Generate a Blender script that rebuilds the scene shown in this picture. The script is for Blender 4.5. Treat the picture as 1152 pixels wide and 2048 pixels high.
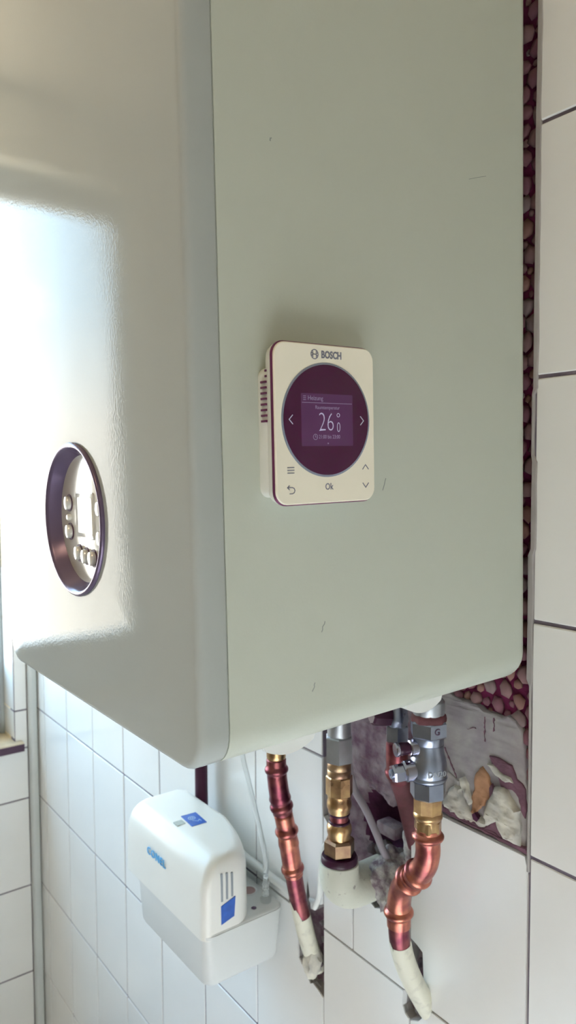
import bpy, bmesh, math, random
from mathutils import Vector, Matrix, noise
from mathutils.geometry import tessellate_polygon

for o in list(bpy.data.objects):
    bpy.data.objects.remove(o)
sc = bpy.context.scene
COL = sc.collection
R = math.radians

# ------------------------------------------------------------------ camera
CAM = Vector((0.4089, -0.5775, 1.4324))
fx = Vector((-0.8019, 0.5948, -0.0565)).normalized()
rx = Vector((0.596, 0.803, -0.0054)).normalized()
ux = rx.cross(fx).normalized()
rx = fx.cross(ux).normalized()
cd = bpy.data.cameras.new('camera')
cam = bpy.data.objects.new('camera', cd)
COL.objects.link(cam)
cam.matrix_world = Matrix(((rx.x, ux.x, -fx.x, CAM.x), (rx.y, ux.y, -fx.y, CAM.y), (rx.z, ux.z, -fx.z, CAM.z), (0, 0, 0, 1)))
cd.sensor_fit = 'VERTICAL'
cd.sensor_height = 36
cd.sensor_width = 36
cd.lens = 1497.9 / 2048 * 36
cd.clip_start = .01
cd.dof.use_dof = True
cd.dof.focus_distance = .56
cd.dof.aperture_fstop = 13
sc.camera = cam

# ------------------------------------------------------------------ world, exposure
w = bpy.data.worlds.new('sky')
sc.world = w
w.use_nodes = True
nt = w.node_tree
nt.nodes.clear()
tc = nt.nodes.new('ShaderNodeTexCoord')
sx = nt.nodes.new('ShaderNodeSeparateXYZ')
rmp = nt.nodes.new('ShaderNodeValToRGB')
bg = nt.nodes.new('ShaderNodeBackground')
wo = nt.nodes.new('ShaderNodeOutputWorld')
mr = nt.nodes.new('ShaderNodeMapRange')
nt.links.new(tc.outputs['Generated'], sx.inputs[0])
nt.links.new(sx.outputs['Z'], mr.inputs['Value'])
mr.inputs['From Min'].default_value = -1
mr.inputs['From Max'].default_value = 1
nt.links.new(mr.outputs[0], rmp.inputs[0])
nt.links.new(rmp.outputs[0], bg.inputs[0])
nt.links.new(bg.outputs[0], wo.inputs[0])
el = rmp.color_ramp.elements
el[0].position = .30
el[0].color = (.78, .74, .64, 1)
el[1].position = .75
el[1].color = (.44, .73, 1.0, 1)
e2 = el.new(.52)
e2.color = (.97, .97, .92, 1)
e3 = el.new(.60)
e3.color = (.60, .83, 1.0, 1)
bg.inputs[1].default_value = 5.6
sc.view_settings.view_transform = 'Standard'
sc.view_settings.look = 'None'
sc.view_settings.gamma = 1
sc.view_settings.use_curve_mapping = False
sc.view_settings.exposure = 0.94
sc.cycles.use_denoising = True
sc.cycles.max_bounces = 14
sc.cycles.diffuse_bounces = 8
sc.cycles.glossy_bounces = 6
sc.cycles.sample_clamp_indirect = 12


def portal(name, loc, rot, sx_, sy_):
    l = bpy.data.lights.new(name, 'AREA')
    l.shape = 'RECTANGLE'
    l.size = sx_
    l.size_y = sy_
    l.cycles.is_portal = True
    o = bpy.data.objects.new(name, l)
    COL.objects.link(o)
    o.location = loc
    o.rotation_euler = rot
    return o


# daylight enters through the window opening
sl = bpy.data.lights.new('sun', 'SUN')
sl.energy = 27
sl.angle = R(.6)
sl.color = (.97, .99, 1.0)
so = bpy.data.objects.new('sun', sl)
COL.objects.link(so)
so.rotation_euler = Vector((1, -.10, -.64)).to_track_quat('-Z', 'Y').to_euler()
portal('window_light', (-1.62, -.577, 1.50), (0, R(-90), 0), 1.25, 1.05)


# ------------------------------------------------------------------ materials
def mat(name, col, rough=.5, metal=0., bump=0., bscale=200., var=0., vscale=12., col2=None, coat=0., trans=0., ior=1.45,
        detail=4., thresh=None, emit=None, rvar=0., spec=.5):
    m = bpy.data.materials.new(name)
    m.use_nodes = True
    n = m.node_tree
    b = n.nodes['Principled BSDF']
    b.inputs['Roughness'].default_value = rough
    b.inputs['Metallic'].default_value = metal
    b.inputs['IOR'].default_value = ior
    b.inputs['Specular IOR Level'].default_value = spec
    b.inputs['Coat Weight'].default_value = coat
    b.inputs['Coat Roughness'].default_value = .05
    b.inputs['Transmission Weight'].default_value = trans
    t = n.nodes.new('ShaderNodeTexCoord')
    nz = n.nodes.new('ShaderNodeTexNoise')
    nz.inputs['Scale'].default_value = vscale
    nz.inputs['Detail'].default_value = detail
    n.links.new(t.outputs['Object'], nz.inputs['Vector'])
    cr = n.nodes.new('ShaderNodeValToRGB')
    c2 = col2 if col2 else tuple(c * (1 - var) for c in col)
    lo, hi = thresh if thresh else (.35, .65)
    cr.color_ramp.elements[0].position = lo
    cr.color_ramp.elements[1].position = hi
    cr.color_ramp.elements[0].color = (*c2, 1)
    cr.color_ramp.elements[1].color = (*col, 1)
    n.links.new(nz.outputs['Fac'], cr.inputs[0])
    n.links.new(cr.outputs[0], b.inputs['Base Color'])
    if rvar:
        rr = n.nodes.new('ShaderNodeMapRange')
        rr.inputs['To Min'].default_value = max(.02, rough - rvar)
        rr.inputs['To Max'].default_value = rough + rvar
        n.links.new(nz.outputs['Fac'], rr.inputs['Value'])
        n.links.new(rr.outputs[0], b.inputs['Roughness'])
    if bump:
        n2 = n.nodes.new('ShaderNodeTexNoise')
        n2.inputs['Scale'].default_value = bscale
        n2.inputs['Detail'].default_value = 3
        n.links.new(t.outputs['Object'], n2.inputs['Vector'])
        bp = n.nodes.new('ShaderNodeBump')
        bp.inputs['Strength'].default_value = bump
        bp.inputs['Distance'].default_value = .002
        n.links.new(n2.outputs['Fac'], bp.inputs['Height'])
        n.links.new(bp.outputs[0], b.inputs['Normal'])
    if emit:
        b.inputs['Emission Color'].default_value = (*emit[0], 1)
        b.inputs['Emission Strength'].default_value = emit[1]
    return m


M = {}
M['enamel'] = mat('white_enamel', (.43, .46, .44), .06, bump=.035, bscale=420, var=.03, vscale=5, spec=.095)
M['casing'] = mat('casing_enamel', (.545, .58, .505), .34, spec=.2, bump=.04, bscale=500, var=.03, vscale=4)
M['scuff'] = mat('scuff', (.30, .33, .31), .7, var=.1)
M['tab'] = mat('white_plastic_tab', (.80, .82, .80), .3, var=.03)
M['tile'] = mat('glazed_tile', (.84, .85, .84), .13, bump=.02, bscale=14, var=.03, vscale=7)
M['grout'] = mat('cement_grout', (.20, .17, .22), .9, bump=.5, bscale=300, var=.35, vscale=40)
M['adhesive'] = mat('grey_adhesive', (.42, .40, .39), .8, bump=.3, bscale=200, var=.15, vscale=30)
M['mortar'] = mat('raw_mortar', (.34, .29, .31), .95, bump=1.0, bscale=160, var=.0, vscale=45, col2=(.15, .08, .12), detail=8)  # plum tone of the shadows mixed into the mortar colour
M['mortar_light'] = mat('pale_mortar', (.50, .49, .46), .95, bump=1.0, bscale=190, vscale=120, col2=(.20, .15, .18), detail=8)
M['hole'] = mat('dark_cavity_shade', (.10, .025, .07), .95, bump=.8, bscale=120, var=.4, vscale=40)  # deep shade of the cavity put into a dark plum colour
M['plaster'] = mat('grey_plaster', (.40, .38, .37), .9, bump=.35, bscale=90, vscale=38, col2=(.29, .26, .28), detail=6)
M['filler'] = mat('white_filler', (.66, .64, .55), .85, bump=.7, bscale=70, vscale=55, col2=(.42, .41, .38), detail=7)
M['orange'] = mat('orange_clay', (.50, .27, .15), .85, bump=.4, bscale=120, var=.25, vscale=60)
M['chip'] = mat('plum_mortar', (.20, .10, .14), .95, bump=.6, bscale=130, var=.3, vscale=60)
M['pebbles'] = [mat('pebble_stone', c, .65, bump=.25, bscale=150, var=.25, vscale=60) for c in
                ((.29, .13, .15), (.32, .18, .18), (.26, .11, .14), (.33, .17, .14), (.31, .22, .22))]  # plum of the shaded recess put into the stone colours
M['concrete'] = mat('shaded_concrete', (.19, .015, .075), .95, bump=.8, bscale=120, var=.4, vscale=50)  # dark plum carries the shade behind the boiler
M['copper'] = mat('copper', (.56, .21, .14), .32, metal=1, bump=.06, bscale=60, vscale=70, col2=(.30, .09, .09), rvar=.1)
M['copper_dark'] = mat('dark_copper', (.30, .10, .10), .36, metal=1, bump=.06, bscale=60, vscale=60, col2=(.15, .035, .06), rvar=.1)  # darker, redder copper
M['brass'] = mat('brass', (.66, .45, .22), .3, metal=1, vscale=60, col2=(.40, .24, .13), rvar=.08)
M['brass_dark'] = mat('old_brass', (.48, .34, .20), .38, metal=1, vscale=60, col2=(.28, .17, .12), rvar=.1)
M['chrome'] = mat('matt_chrome', (.36, .40, .50), .3, metal=1, var=.15, vscale=60, rvar=.08)
M['chrome_bright'] = mat('polished_chrome', (.46, .45, .54), .14, metal=1, var=.1, vscale=50)
M['steel'] = mat('zinc_steel', (.50, .53, .57), .42, metal=1, var=.15, vscale=60)
M['black'] = mat('black_plastic', (.045, .004, .028), .4, var=.2)
M['rubber'] = mat('black_rubber_hose', (.060, .002, .032), .42, var=.15)
M['washer'] = mat('fibre_washer', (.16, .05, .06), .7, var=.3, vscale=90)
M['oldpaint'] = mat('old_white_paint', (.68, .67, .56), .5, bump=.3, bscale=90, vscale=80, col2=(.50, .49, .42), thresh=(.2, .45))
M['stub'] = mat('plastered_stub', (.56, .57, .49), .8, bump=.35, bscale=130, vscale=140, col2=(.30, .28, .26), thresh=(.25, .36))
M['pump'] = mat('pump_plastic', (.80, .81, .78), .3, var=.02)
M['tank'] = mat('tank_plastic', (.66, .69, .69), .38, var=.02)
M['vent'] = mat('vent_shadow_plastic', (.30, .34, .38), .6, var=.1)
M['blue'] = mat('blue_label', (.03, .13, .55), .35, var=.2, vscale=120)
M['blue_light'] = mat('blue_print', (.10, .42, .78), .4, var=.05)
M['label_print'] = mat('label_print', (.45, .62, .85), .4, var=.1)
M['grey_label'] = mat('grey_label', (.48, .55, .53), .4, var=.25, vscale=300)
M['screw'] = mat('screw', (.16, .10, .16), .5, metal=.6, var=.2)
M['cable_white'] = mat('white_cable', (.72, .74, .72), .35, var=.03)
M['cable_grey'] = mat('grey_cable', (.36, .33, .37), .4, var=.05)
M['clear'] = mat('clear_tube', (.90, .94, .95), .12, trans=.85, ior=1.25, var=.02)
M['th_white'] = mat('thermostat_white', (.92, .88, .74), .3, var=.02)
M['th_side'] = mat('thermostat_housing', (.78, .79, .74), .4, var=.02)
M['th_rim'] = mat('plum_rim', (.16, .03, .10), .3, metal=.3, var=.1)
M['th_glass'] = mat('dark_glass', (.066, .004, .044), .09, var=.05)
M['th_ring'] = mat('grey_ring', (.25, .28, .36), .35, var=.05)
M['th_screen'] = mat('screen', (.085, .022, .085), .12, var=.05, emit=((.30, .10, .34), .035))
M['th_glow'] = mat('screen_glyphs', (.40, .38, .52), .4, var=.02, emit=((.6, .55, .8), .16))
M['th_dim'] = mat('dim_glyphs', (.22, .15, .28), .4, var=.02, emit=((.5, .4, .65), .08))
M['th_print'] = mat('grey_print', (.20, .21, .26), .5, var=.05)
M['ctl_ring'] = mat('control_ring', (.16, .12, .20), .25, metal=.4, var=.05)
M['ctl_face'] = mat('control_face', (.80, .80, .76), .16, metal=.25, var=.03)
M['ctl_lcd'] = mat('control_display', (.86, .86, .80), .08, var=.02)
M['ctl_btn'] = mat('control_button', (.80, .80, .77), .16, metal=.3, var=.03)
M['ctl_gap_shade'] = mat('control_gap_shade', (.06, .01, .05), .5, var=.1)  # shade round the buttons, put in as a dark colour
M['trim'] = mat('corner_trim_plastic', (.62, .66, .66), .35, var=.05)
M['sill'] = mat('stone_sill', (.72, .64, .48), .3, var=.15, vscale=30)
M['sill_edge'] = mat('sill_edge', (.10, .05, .09), .5, var=.2)
M['frame'] = mat('window_frame', (.40, .45, .48), .35, var=.03)
M['paint'] = mat('wall_paint', (.66, .62, .53), .8, bump=.1, bscale=80, var=.04)
M['paint_cream'] = mat('sunlit_wall_paint', (.86, .78, .62), .7, bump=.1, bscale=80, var=.04)  # cream brightened to imitate sunlight on the window reveal
M['paint_grey'] = mat('side_wall_paint', (.51, .51, .48), .8, bump=.1, bscale=80, var=.04)
M['paint_dark'] = mat('front_wall_paint', (.24, .19, .13), .8, bump=.1, bscale=80, var=.04)
M['ceilpaint'] = mat('ceiling_paint', (.58, .49, .36), .9, bump=.1, bscale=80, var=.04)
M['floor'] = mat('floor_tile', (.42, .43, .46), .4, var=.2, vscale=6)
M['glass'] = bpy.data.materials.new('window_glass')
M['glass'].use_nodes = True
gn = M['glass'].node_tree
gn.nodes.clear()
g1, g2, g3, g4 = [gn.nodes.new('ShaderNode' + k) for k in ('BsdfTransparent', 'BsdfGlossy', 'MixShader', 'OutputMaterial')]
g2.inputs['Roughness'].default_value = .02
g3.inputs[0].default_value = .06
gn.links.new(g1.outputs[0], g3.inputs[1])
gn.links.new(g2.outputs[0], g3.inputs[2])
gn.links.new(g3.outputs[0], g4.inputs[0])


# ------------------------------------------------------------------ mesh helpers
def finish(name, bm, material, parent=None, sharp=35, smooth=True, shared=None):
    me = bpy.data.meshes.new(name)
    bmesh.ops.recalc_face_normals(bm, faces=bm.faces[:])
    bm.to_mesh(me)
    bm.free()
    if smooth:
        me.polygons.foreach_set('use_smooth', [True] * len(me.polygons))
        me.set_sharp_from_angle(angle=R(sharp))
    me.materials.append(material)
    return link(name, me, parent)


def link(name, me, parent=None):
    o = bpy.data.objects.new(name, me)
    COL.objects.link(o)
    if parent is not None:
        o.parent = parent
    return o


def tag(o, label, cat, group=None, kind=None):
    o['label'] = label
    o['category'] = cat
    if group:
        o['group'] = group
    if kind:
        o['kind'] = kind
    return o


def empty(name, loc=(0, 0, 0), mat4=None):
    o = bpy.data.objects.new(name, None)
    COL.objects.link(o)
    o.empty_display_size = .05
    if mat4 is not None:
        o.matrix_world = mat4
    else:
        o.location = loc
    return o


def bm_box(bm, x0, x1, y0, y1, z0, z1, bev=0., seg=2):
    r = bmesh.ops.create_cube(bm, size=1)
    vs = r['verts']
    for v in vs:
        v.co = Vector(((x0 + x1) / 2 + v.co.x * (x1 - x0), (y0 + y1) / 2 + v.co.y * (y1 - y0), (z0 + z1) / 2 + v.co.z * (z1 - z0)))
    if bev:
        es = list({e for v in vs for e in v.link_edges})
        bmesh.ops.bevel(bm, geom=es, offset=bev, segments=seg, profile=.5, affect='EDGES')


def box(name, d, material, parent=None, bev=0., seg=2):
    bm = bmesh.new()
    bm_box(bm, *d, bev=bev, seg=seg)
    return finish(name, bm, material, parent)


def rr(w, h, r, n=6, cx=0, cy=0):
    """rounded rectangle outline, counter-clockwise; r a number or 4 radii from top right on"""
    if not isinstance(r, (tuple, list)):
        r = (r,) * 4
    out = []
    for k, (sx_, sy_) in enumerate(((1, 1), (-1, 1), (-1, -1), (1, -1))):
        rk = max(r[k], 1e-5)
        ccx = cx + sx_ * (w / 2 - rk)
        ccy = cy + sy_ * (h / 2 - rk)
        for i in range(n + 1):
            a = math.pi / 2 * (k + i / n)
            out.append((ccx + rk * math.cos(a), ccy + rk * math.sin(a)))
    return out


def stack(bm, loops, mapf, cap0=True, cap1=True):
    """loops: list of (outline2d, depth)"""
    rows = []
    for pts, d in loops:
        rows.append([bm.verts.new(mapf(u, v, d)) for u, v in pts])
    n = len(rows[0])
    for a, b in zip(rows, rows[1:]):
        for i in range(n):
            bm.faces.new((a[i], a[(i + 1) % n], b[(i + 1) % n], b[i]))
    if cap0:
        bm.faces.new(rows[0][::-1])
    if cap1:
        bm.faces.new(rows[-1])
    return rows


def lathe(bm, prof, seg=32, mapf=lambda x, y, z: (x, y, z), hexa=False, rot=0.):
    """prof: list of (r, z); closed with caps"""
    loops = []
    for r_, z_ in prof:
        loops.append(([(r_ * math.cos(2 * math.pi * i / seg + rot), r_ * math.sin(2 * math.pi * i / seg + rot)) for i in range(seg)], z_))
    return stack(bm, loops, mapf)


def along(p, d, up=Vector((0, 0, 1))):
    """map (x,y,z) to a frame at p with z axis d"""
    d = Vector(d).normalized()
    if abs(d.dot(up)) > .95:
        up = Vector((0, 1, 0))
    a = up.cross(d).normalized()
    b = d.cross(a)
    p = Vector(p)
    return lambda x, y, z: p + a * x + b * y + d * z


def catmull(pts, k=10):
    P = [Vector(p) for p in pts]
    P = [P[0] * 2 - P[1]] + P + [P[-1] * 2 - P[-2]]
    out = []
    for i in range(1, len(P) - 2):
        a, b, c, d = P[i - 1:i + 3]
        for j in range(k):
            t = j / k
            out.append(.5 * ((2 * b) + (c - a) * t + (2 * a - 5 * b + 4 * c - d) * t * t + (3 * b - a - 3 * c + d) * t ** 3))
    out.append(P[-2])
    return out


class Path:
    def __init__(self, pts, k=10):
        self.p = catmull(pts, k)
        self.s = [0]
        for a, b in zip(self.p, self.p[1:]):
            self.s.append(self.s[-1] + (b - a).length)
        self.len = self.s[-1]

    def at(self, s):
        s = min(max(s, 0), self.len)
        for i in range(len(self.s) - 1):
            if s <= self.s[i + 1]:
                t = (s - self.s[i]) / max(1e-9, self.s[i + 1] - self.s[i])
                return self.p[i].lerp(self.p[i + 1], t)
        return self.p[-1]

    def tan(self, s):
        return (self.at(s + .003) - self.at(s - .003)).normalized()

    def s_of_z(self, z):
        best = min(range(len(self.p)), key=lambda i: abs(self.p[i].z - z))
        lo, hi = max(0, best - 1), min(len(self.p) - 1, best + 1)
        bs, bd = self.s[best], 9
        for i in range(lo, hi):
            for j in range(21):
                q = self.p[i].lerp(self.p[i + 1], j / 20)
                if abs(q.z - z) < bd:
                    bd = abs(q.z - z)
                    bs = self.s[i] + (self.s[i + 1] - self.s[i]) * j / 20
        return bs


def sweep(bm, path, st, seg=24, ds=.003, caps=True, jag=None):
    """st: list of (s, r) stations along path"""
    ss = []
    for (s0, r0), (s1, r1) in zip(st, st[1:]):
        n = max(1, int(abs(s1 - s0) / ds))
        for i in range(n):
            ss.append((s0 + (s1 - s0) * i / n, r0 + (r1 - r0) * i / n))
    ss.append(st[-1])
    ref = Vector((1, .3, 0)).normalized()
    loops = []
    for k, (s, r_) in enumerate(ss):
        t = path.tan(s)
        ref = (ref - t * ref.dot(t)).normalized()
        b = t.cross(ref)
        c = path.at(s)
        row = []
        for i in range(seg):
            a = 2 * math.pi * i / seg
            off = Vector((0, 0, 0))
            if jag and k == 0:
                off = t * jag(i)
            row.append(bm.verts.new(c + ref * (r_ * math.cos(a)) + b * (r_ * math.sin(a)) + off))
        loops.append(row)
    for A, B in zip(loops, loops[1:]):
        for i in range(seg):
            bm.faces.new((A[i], A[(i + 1) % seg], B[(i + 1) % seg], B[i]))
    if caps:
        bm.faces.new(loops[0][::-1])
        bm.faces.new(loops[-1])


def tube(name, pts, r_, material, parent=None, seg=14, ds=.006):
    bm = bmesh.new()
    p = Path(pts)
    sweep(bm, p, [(0, r_), (p.len, r_)], seg=seg, ds=ds)
    return finish(name, bm, material, parent)


def bead(s, w, r0, h):
    return [(s - w / 2, r0), (s - w * .3, r0 + h * .65), (s - w * .12, r0 + h), (s + w * .12, r0 + h), (s + w * .3, r0 + h * .65), (s + w / 2, r0)]


def text(name, s, size, material, parent, loc, xs=1., align='CENTER', ext=.0001, axes=None, bold=0., space=1.):
    """flat lettering; local x to the right, y up, z out of the surface"""
    c = bpy.data.curves.new(name, 'FONT')
    c.body = s
    c.size = size
    c.align_x = align
    c.align_y = 'CENTER'
    c.extrude = ext
    c.offset = bold
    c.space_character = space
    c.resolution_u = 3
    t = bpy.data.objects.new(name, c)
    COL.objects.link(t)
    me = bpy.data.meshes.new_from_object(t)
    bpy.data.objects.remove(t)
    bpy.data.curves.remove(c)
    for v in me.vertices:
        x, y, z = v.co.x * xs, v.co.y, v.co.z
        if axes:
            v.co = Vector(loc) + axes[0] * x + axes[1] * y + axes[2] * z
        else:
            v.co = Vector(loc) + Vector((x, y, z))
    me.name = name
    me.materials.clear()
    me.materials.append(material)
    return link(name, me, parent)


def strokes(name, lines, wd, material, parent, z, th=.0002, mapf=None):
    """polylines drawn as thin raised strips in the local xy plane"""
    bm = bmesh.new()
    mapf = mapf or (lambda x, y, d: (x, y, d))
    for ln in lines:
        closed = ln[0] == ln[-1] and len(ln) > 3
        L, Rr = [], []
        n = len(ln)
        for i, p in enumerate(ln):
            a = Vector(ln[i - 1]) if i > 0 else (Vector(ln[-2]) if closed else Vector(p))
            b = Vector(ln[i + 1]) if i < n - 1 else (Vector(ln[1]) if closed else Vector(p))
            p = Vector(p)
            d1 = (p - a).normalized() if (p - a).length > 1e-9 else (b - p).normalized()
            d2 = (b - p).normalized() if (b - p).length > 1e-9 else d1
            t = (d1 + d2).normalized()
            nn = Vector((-t.y, t.x))
            k = wd / 2 / max(.35, nn.dot(Vector((-d1.y, d1.x))))
            L.append(p + nn * k)
            Rr.append(p - nn * k)
        va = [[bm.verts.new(mapf(q.x, q.y, zz)) for q in s_] for s_ in (L, Rr) for zz in (z, z + th)]
        l0, l1, r0, r1 = va
        for i in range(n - 1):
            bm.faces.new((l1[i], r1[i], r1[i + 1], l1[i + 1]))
            bm.faces.new((l0[i], l1[i], l1[i + 1], l0[i + 1]))
            bm.faces.new((r1[i], r0[i], r0[i + 1], r1[i + 1]))
        bm.faces.new((l0[0], r0[0], r1[0], l1[0]))
        bm.faces.new((l0[-1], l1[-1], r1[-1], r0[-1]))
    return finish(name, bm, material, parent, smooth=False)


def circ(cx, cy, r_, n=28, a0=0, a1=360):
    return [(cx + r_ * math.cos(R(a0 + (a1 - a0) * i / n)), cy + r_ * math.sin(R(a0 + (a1 - a0) * i / n))) for i in range(n + 1)]


def prism(name, poly, y0, y1, material, parent=None, bev=0., jit=0., seed=0, dens=None, rough=0.):
    """polygon given in wall coordinates (X, Z), from y0 (front, towards the room) back to y1"""
    pts = [Vector(p) for p in poly]
    if dens:
        rnd = random.Random(seed)
        out = []
        for i, a in enumerate(pts):
            b = pts[(i + 1) % len(pts)]
            n = max(1, int((b - a).length / dens))
            d = (b - a).normalized()
            nn = Vector((-d.y, d.x))
            for j in range(n):
                q = a.lerp(b, j / n)
                out.append(q + nn * rnd.uniform(-jit, jit) + d * rnd.uniform(-jit, jit) * .5)
        pts = out
    bm = bmesh.new()
    back = [bm.verts.new((p.x, y1, p.y)) for p in pts]
    front = [bm.verts.new((p.x, y0 + bev, p.y)) for p in pts]
    n = len(pts)
    for i in range(n):
        bm.faces.new((back[i], back[(i + 1) % n], front[(i + 1) % n], front[i]))
    if bev:
        top = []
        area = sum(pts[i].x * pts[(i + 1) % n].y - pts[(i + 1) % n].x * pts[i].y for i in range(n))
        sg = 1 if area > 0 else -1
        for i in range(n):
            a, b, c = pts[i - 1], pts[i], pts[(i + 1) % n]
            d1, d2 = (b - a).normalized(), (c - b).normalized()
            t = d1 + d2
            t = t.normalized() if t.length > 1e-6 else d1
            nn = Vector((-t.y, t.x)) * sg
            q = b + nn * bev
            top.append(bm.verts.new((q.x, y0, q.y)))
        for i in range(n):
            bm.faces.new((front[i], front[(i + 1) % n], top[(i + 1) % n], top[i]))
        front = top
    for ring in (front, back):
        for tri in tessellate_polygon([[Vector((v.co.x, v.co.z, 0)) for v in ring]]):
            try:
                bm.faces.new([ring[k] for k in tri])
            except ValueError:
                pass
    if rough:
        for _ in range(3):
            es = [e for e in bm.edges if e.calc_length() > .004 and all(abs(v.co.y - y0) < 1e-5 for v in e.verts) and len(e.link_faces) == 2]
            if not es:
                break
            bmesh.ops.subdivide_edges(bm, edges=es, cuts=1, use_grid_fill=False)
            bmesh.ops.triangulate(bm, faces=[f for f in bm.faces if len(f.verts) > 4])
        for v in bm.verts:
            if abs(v.co.y - y0) < 1e-5:
                q = v.co * 130 + Vector((seed, 0, 0))
                v.co.y += rough * (noise.noise(q) + .6 * noise.noise(q * 2.7))
        return finish(name, bm, material, parent, smooth=True, sharp=50)
    return finish(name, bm, material, parent, smooth=False)


# ================================================================== the room
TW, TH, G = .15, .21955, .0017
ZR = [1.733 - k * TH for k in range(-3, 9)]       # joint heights
XC = [(k - 8) * TW for k in range(-1, 14)]        # joint positions on the back wall
XL = -1.407

wall_b = box('wall_back', (-1.75, 1.0, .075, .16, 0, 2.32), M['mortar'])
tag(wall_b, 'wall of tall white glazed tiles with bare masonry where the boiler hangs', 'wall', kind='structure')
box('floor', (-1.75, 1.6, -2.3, .16, -.1, 0), M['floor'])
tag(bpy.data.objects['floor'], 'plain tiled floor of the room', 'floor', kind='structure')
box('ceiling', (-1.75, 1.6, -2.3, .16, 2.30, 2.4), M['ceilpaint'])
tag(bpy.data.objects['ceiling'], 'cream painted ceiling of the room', 'ceiling', kind='structure')
box('wall_front', (-1.75, 1.6, -2.3, -2.15, 0, 2.32), M['paint_dark'])
tag(bpy.data.objects['wall_front'], 'plain brown wall facing the boiler', 'wall', kind='structure')

box('wall_right', (.95, 1.10, -2.2, .16, 0, 2.32), M['paint_grey'])
tag(bpy.data.objects['wall_right'], 'pale grey wall opposite the tall window', 'wall', kind='structure')

# left wall with the window recess
WY0, WY1, WZ0, WZ1 = -1.10, -.054, .765, 2.145
bm = bmesh.new()
bm_box(bm, -1.60, XL - .0085, WY1 + .001, .10, 0, 2.32)
bm_box(bm, -1.60, XL - .0085, -2.2, WY0, 0, 2.32)
bm_box(bm, -1.60, XL - .0085, WY0, WY1 + .001, 0, WZ0)
bm_box(bm, -1.60, XL - .0085, WY0, WY1 + .001, WZ1, 2.32)
wall_l = tag(finish('wall_left', bm, M['paint_cream'], smooth=False), 'wall with the deep window recess, tiled low down, painted above', 'wall', kind='structure')

rnd = random.Random(4)


def cell_tile_mesh(w_, h_, name='tile'):
    bm = bmesh.new()
    bm_box(bm, -w_ / 2, w_ / 2, 0, .006, -h_ / 2, h_ / 2, bev=.0009, seg=1)
    me = bpy.data.meshes.new(name)
    bm.to_mesh(me)
    bm.free()
    me.materials.append(M['tile'])
    return me


TM = {}


def tile_at(x0, x1, z0, z1, parent, axis='y', plane=0.):
    w_, h_ = round(x1 - x0 - 2 * G, 5), round(z1 - z0 - 2 * G, 5)
    if (w_, h_) not in TM:
        TM[(w_, h_)] = cell_tile_mesh(w_, h_)
    o = link('tile', TM[(w_, h_)], parent)
    rx_, rz_ = rnd.gauss(0, .0014), rnd.gauss(0, .0016)
    if axis == 'y':
        o.location = ((x0 + x1) / 2, plane + rnd.uniform(-.0002, .0003), (z0 + z1) / 2)
        o.rotation_euler = (rx_, 0, rz_)
    else:      # tile front faces +X
        o.location = (plane + rnd.uniform(-.0003, .0002), (x0 + x1) / 2, (z0 + z1) / 2)
        o.rotation_euler = (rx_, 0, R(90) + rz_)
    return o


# bare opening: X -.3..0 above z 1.0744 ; tiles around it
bedmesh = bmesh.new()
xs = [XL] + XC
for i in range(len(xs) - 1):
    x0, x1 = xs[i], xs[i + 1]
    if x0 > .94:
        continue
    x1 = min(x1, .949)
    for z1, z0 in zip(ZR, ZR[1:]):
        z0c, z1c = max(z0, .0), min(z1, 2.30)
        if z1c - z0c < .01:
            continue
        mid = ((x0 + x1) / 2, (z0 + z1) / 2)
        if -.3 < mid[0] < 0 and mid[1] > 1.0744:
            continue
        special = False
        if abs(mid[0] + .375) < .01 and .64 < mid[1] < 1.07:
            special = True
        if abs(mid[0] + .225) < .01 and .64 < mid[1] < 1.07:
            special = True
        if abs(mid[0] + .075) < .01 and .64 < mid[1] < 1.07:
            special = True
        if special:
            continue
        bm_box(bedmesh, x0, x1, .0016, .036, z0c, z1c)
        tile_at(x0, x1, z0c, z1c, wall_b)
finish('grout_bed', bedmesh, M['grout'], wall_b, smooth=False)

ZE, ZD, ZF = 1.0744, .85485, .6353


def broken_tile(cell, poly, seed):
    x0, x1, z0, z1 = cell
    g = G
    tp = [(min(max(x, x0 + g), x1 - g), min(max(z, z0 + g), z1 - g)) for x, z in poly]
    prism('tile', tp, 0.0, .007, M['tile'], wall_b)
    prism('mortar_bed', poly, .0018, .036, M['adhesive'], wall_b)


# tile left of the copper pipe, chipped along its lower corner
broken_tile((-.45, -.3, ZD, ZE), [(-.45, ZE), (-.45, ZD), (-.350, ZD), (-.344, .865), (-.338, .874), (-.3352, .884), (-.3335, .908), (-.330, .897),
                                  (-.327, .880), (-.325, .868), (-.316, .870), (-.309, .880), (-.300, .885), (-.3, ZE)], 1)
broken_tile((-.45, -.3, ZF, ZD), [(-.45, ZD), (-.45, ZF), (-.3, ZF), (-.3, .7625), (-.312, .7675), (-.3215, .7705), (-.327, .7665), (-.332, .772),
                                  (-.342, .781), (-.3515, .789), (-.3525, .82), (-.351, ZD)], 2)
# two narrow tiles under the hole, broken along the top
broken_tile((-.3, -.2438, ZD, ZE), [(-.3, 1.0), (-.3, ZD), (-.2438, ZD), (-.2438, .925), (-.25, .93), (-.26, .944), (-.268, .96), (-.28, .98), (-.292, .995)], 3)
broken_tile((-.2438, -.15, ZD, ZE), [(-.2438, .931), (-.2438, ZD), (-.15, ZD), (-.15, .934), (-.158, .930), (-.166, .936), (-.176, .929), (-.186, .926),
                                     (-.197, .930), (-.206, .926), (-.216, .931), (-.226, .940), (-.236, .938)], 4)
broken_tile((-.3, -.15, ZF, ZD), [(-.3, ZD), (-.3, ZF), (-.15, ZF), (-.15, .826), (-.157, .829), (-.161, .836), (-.160, ZD)], 5)
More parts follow.
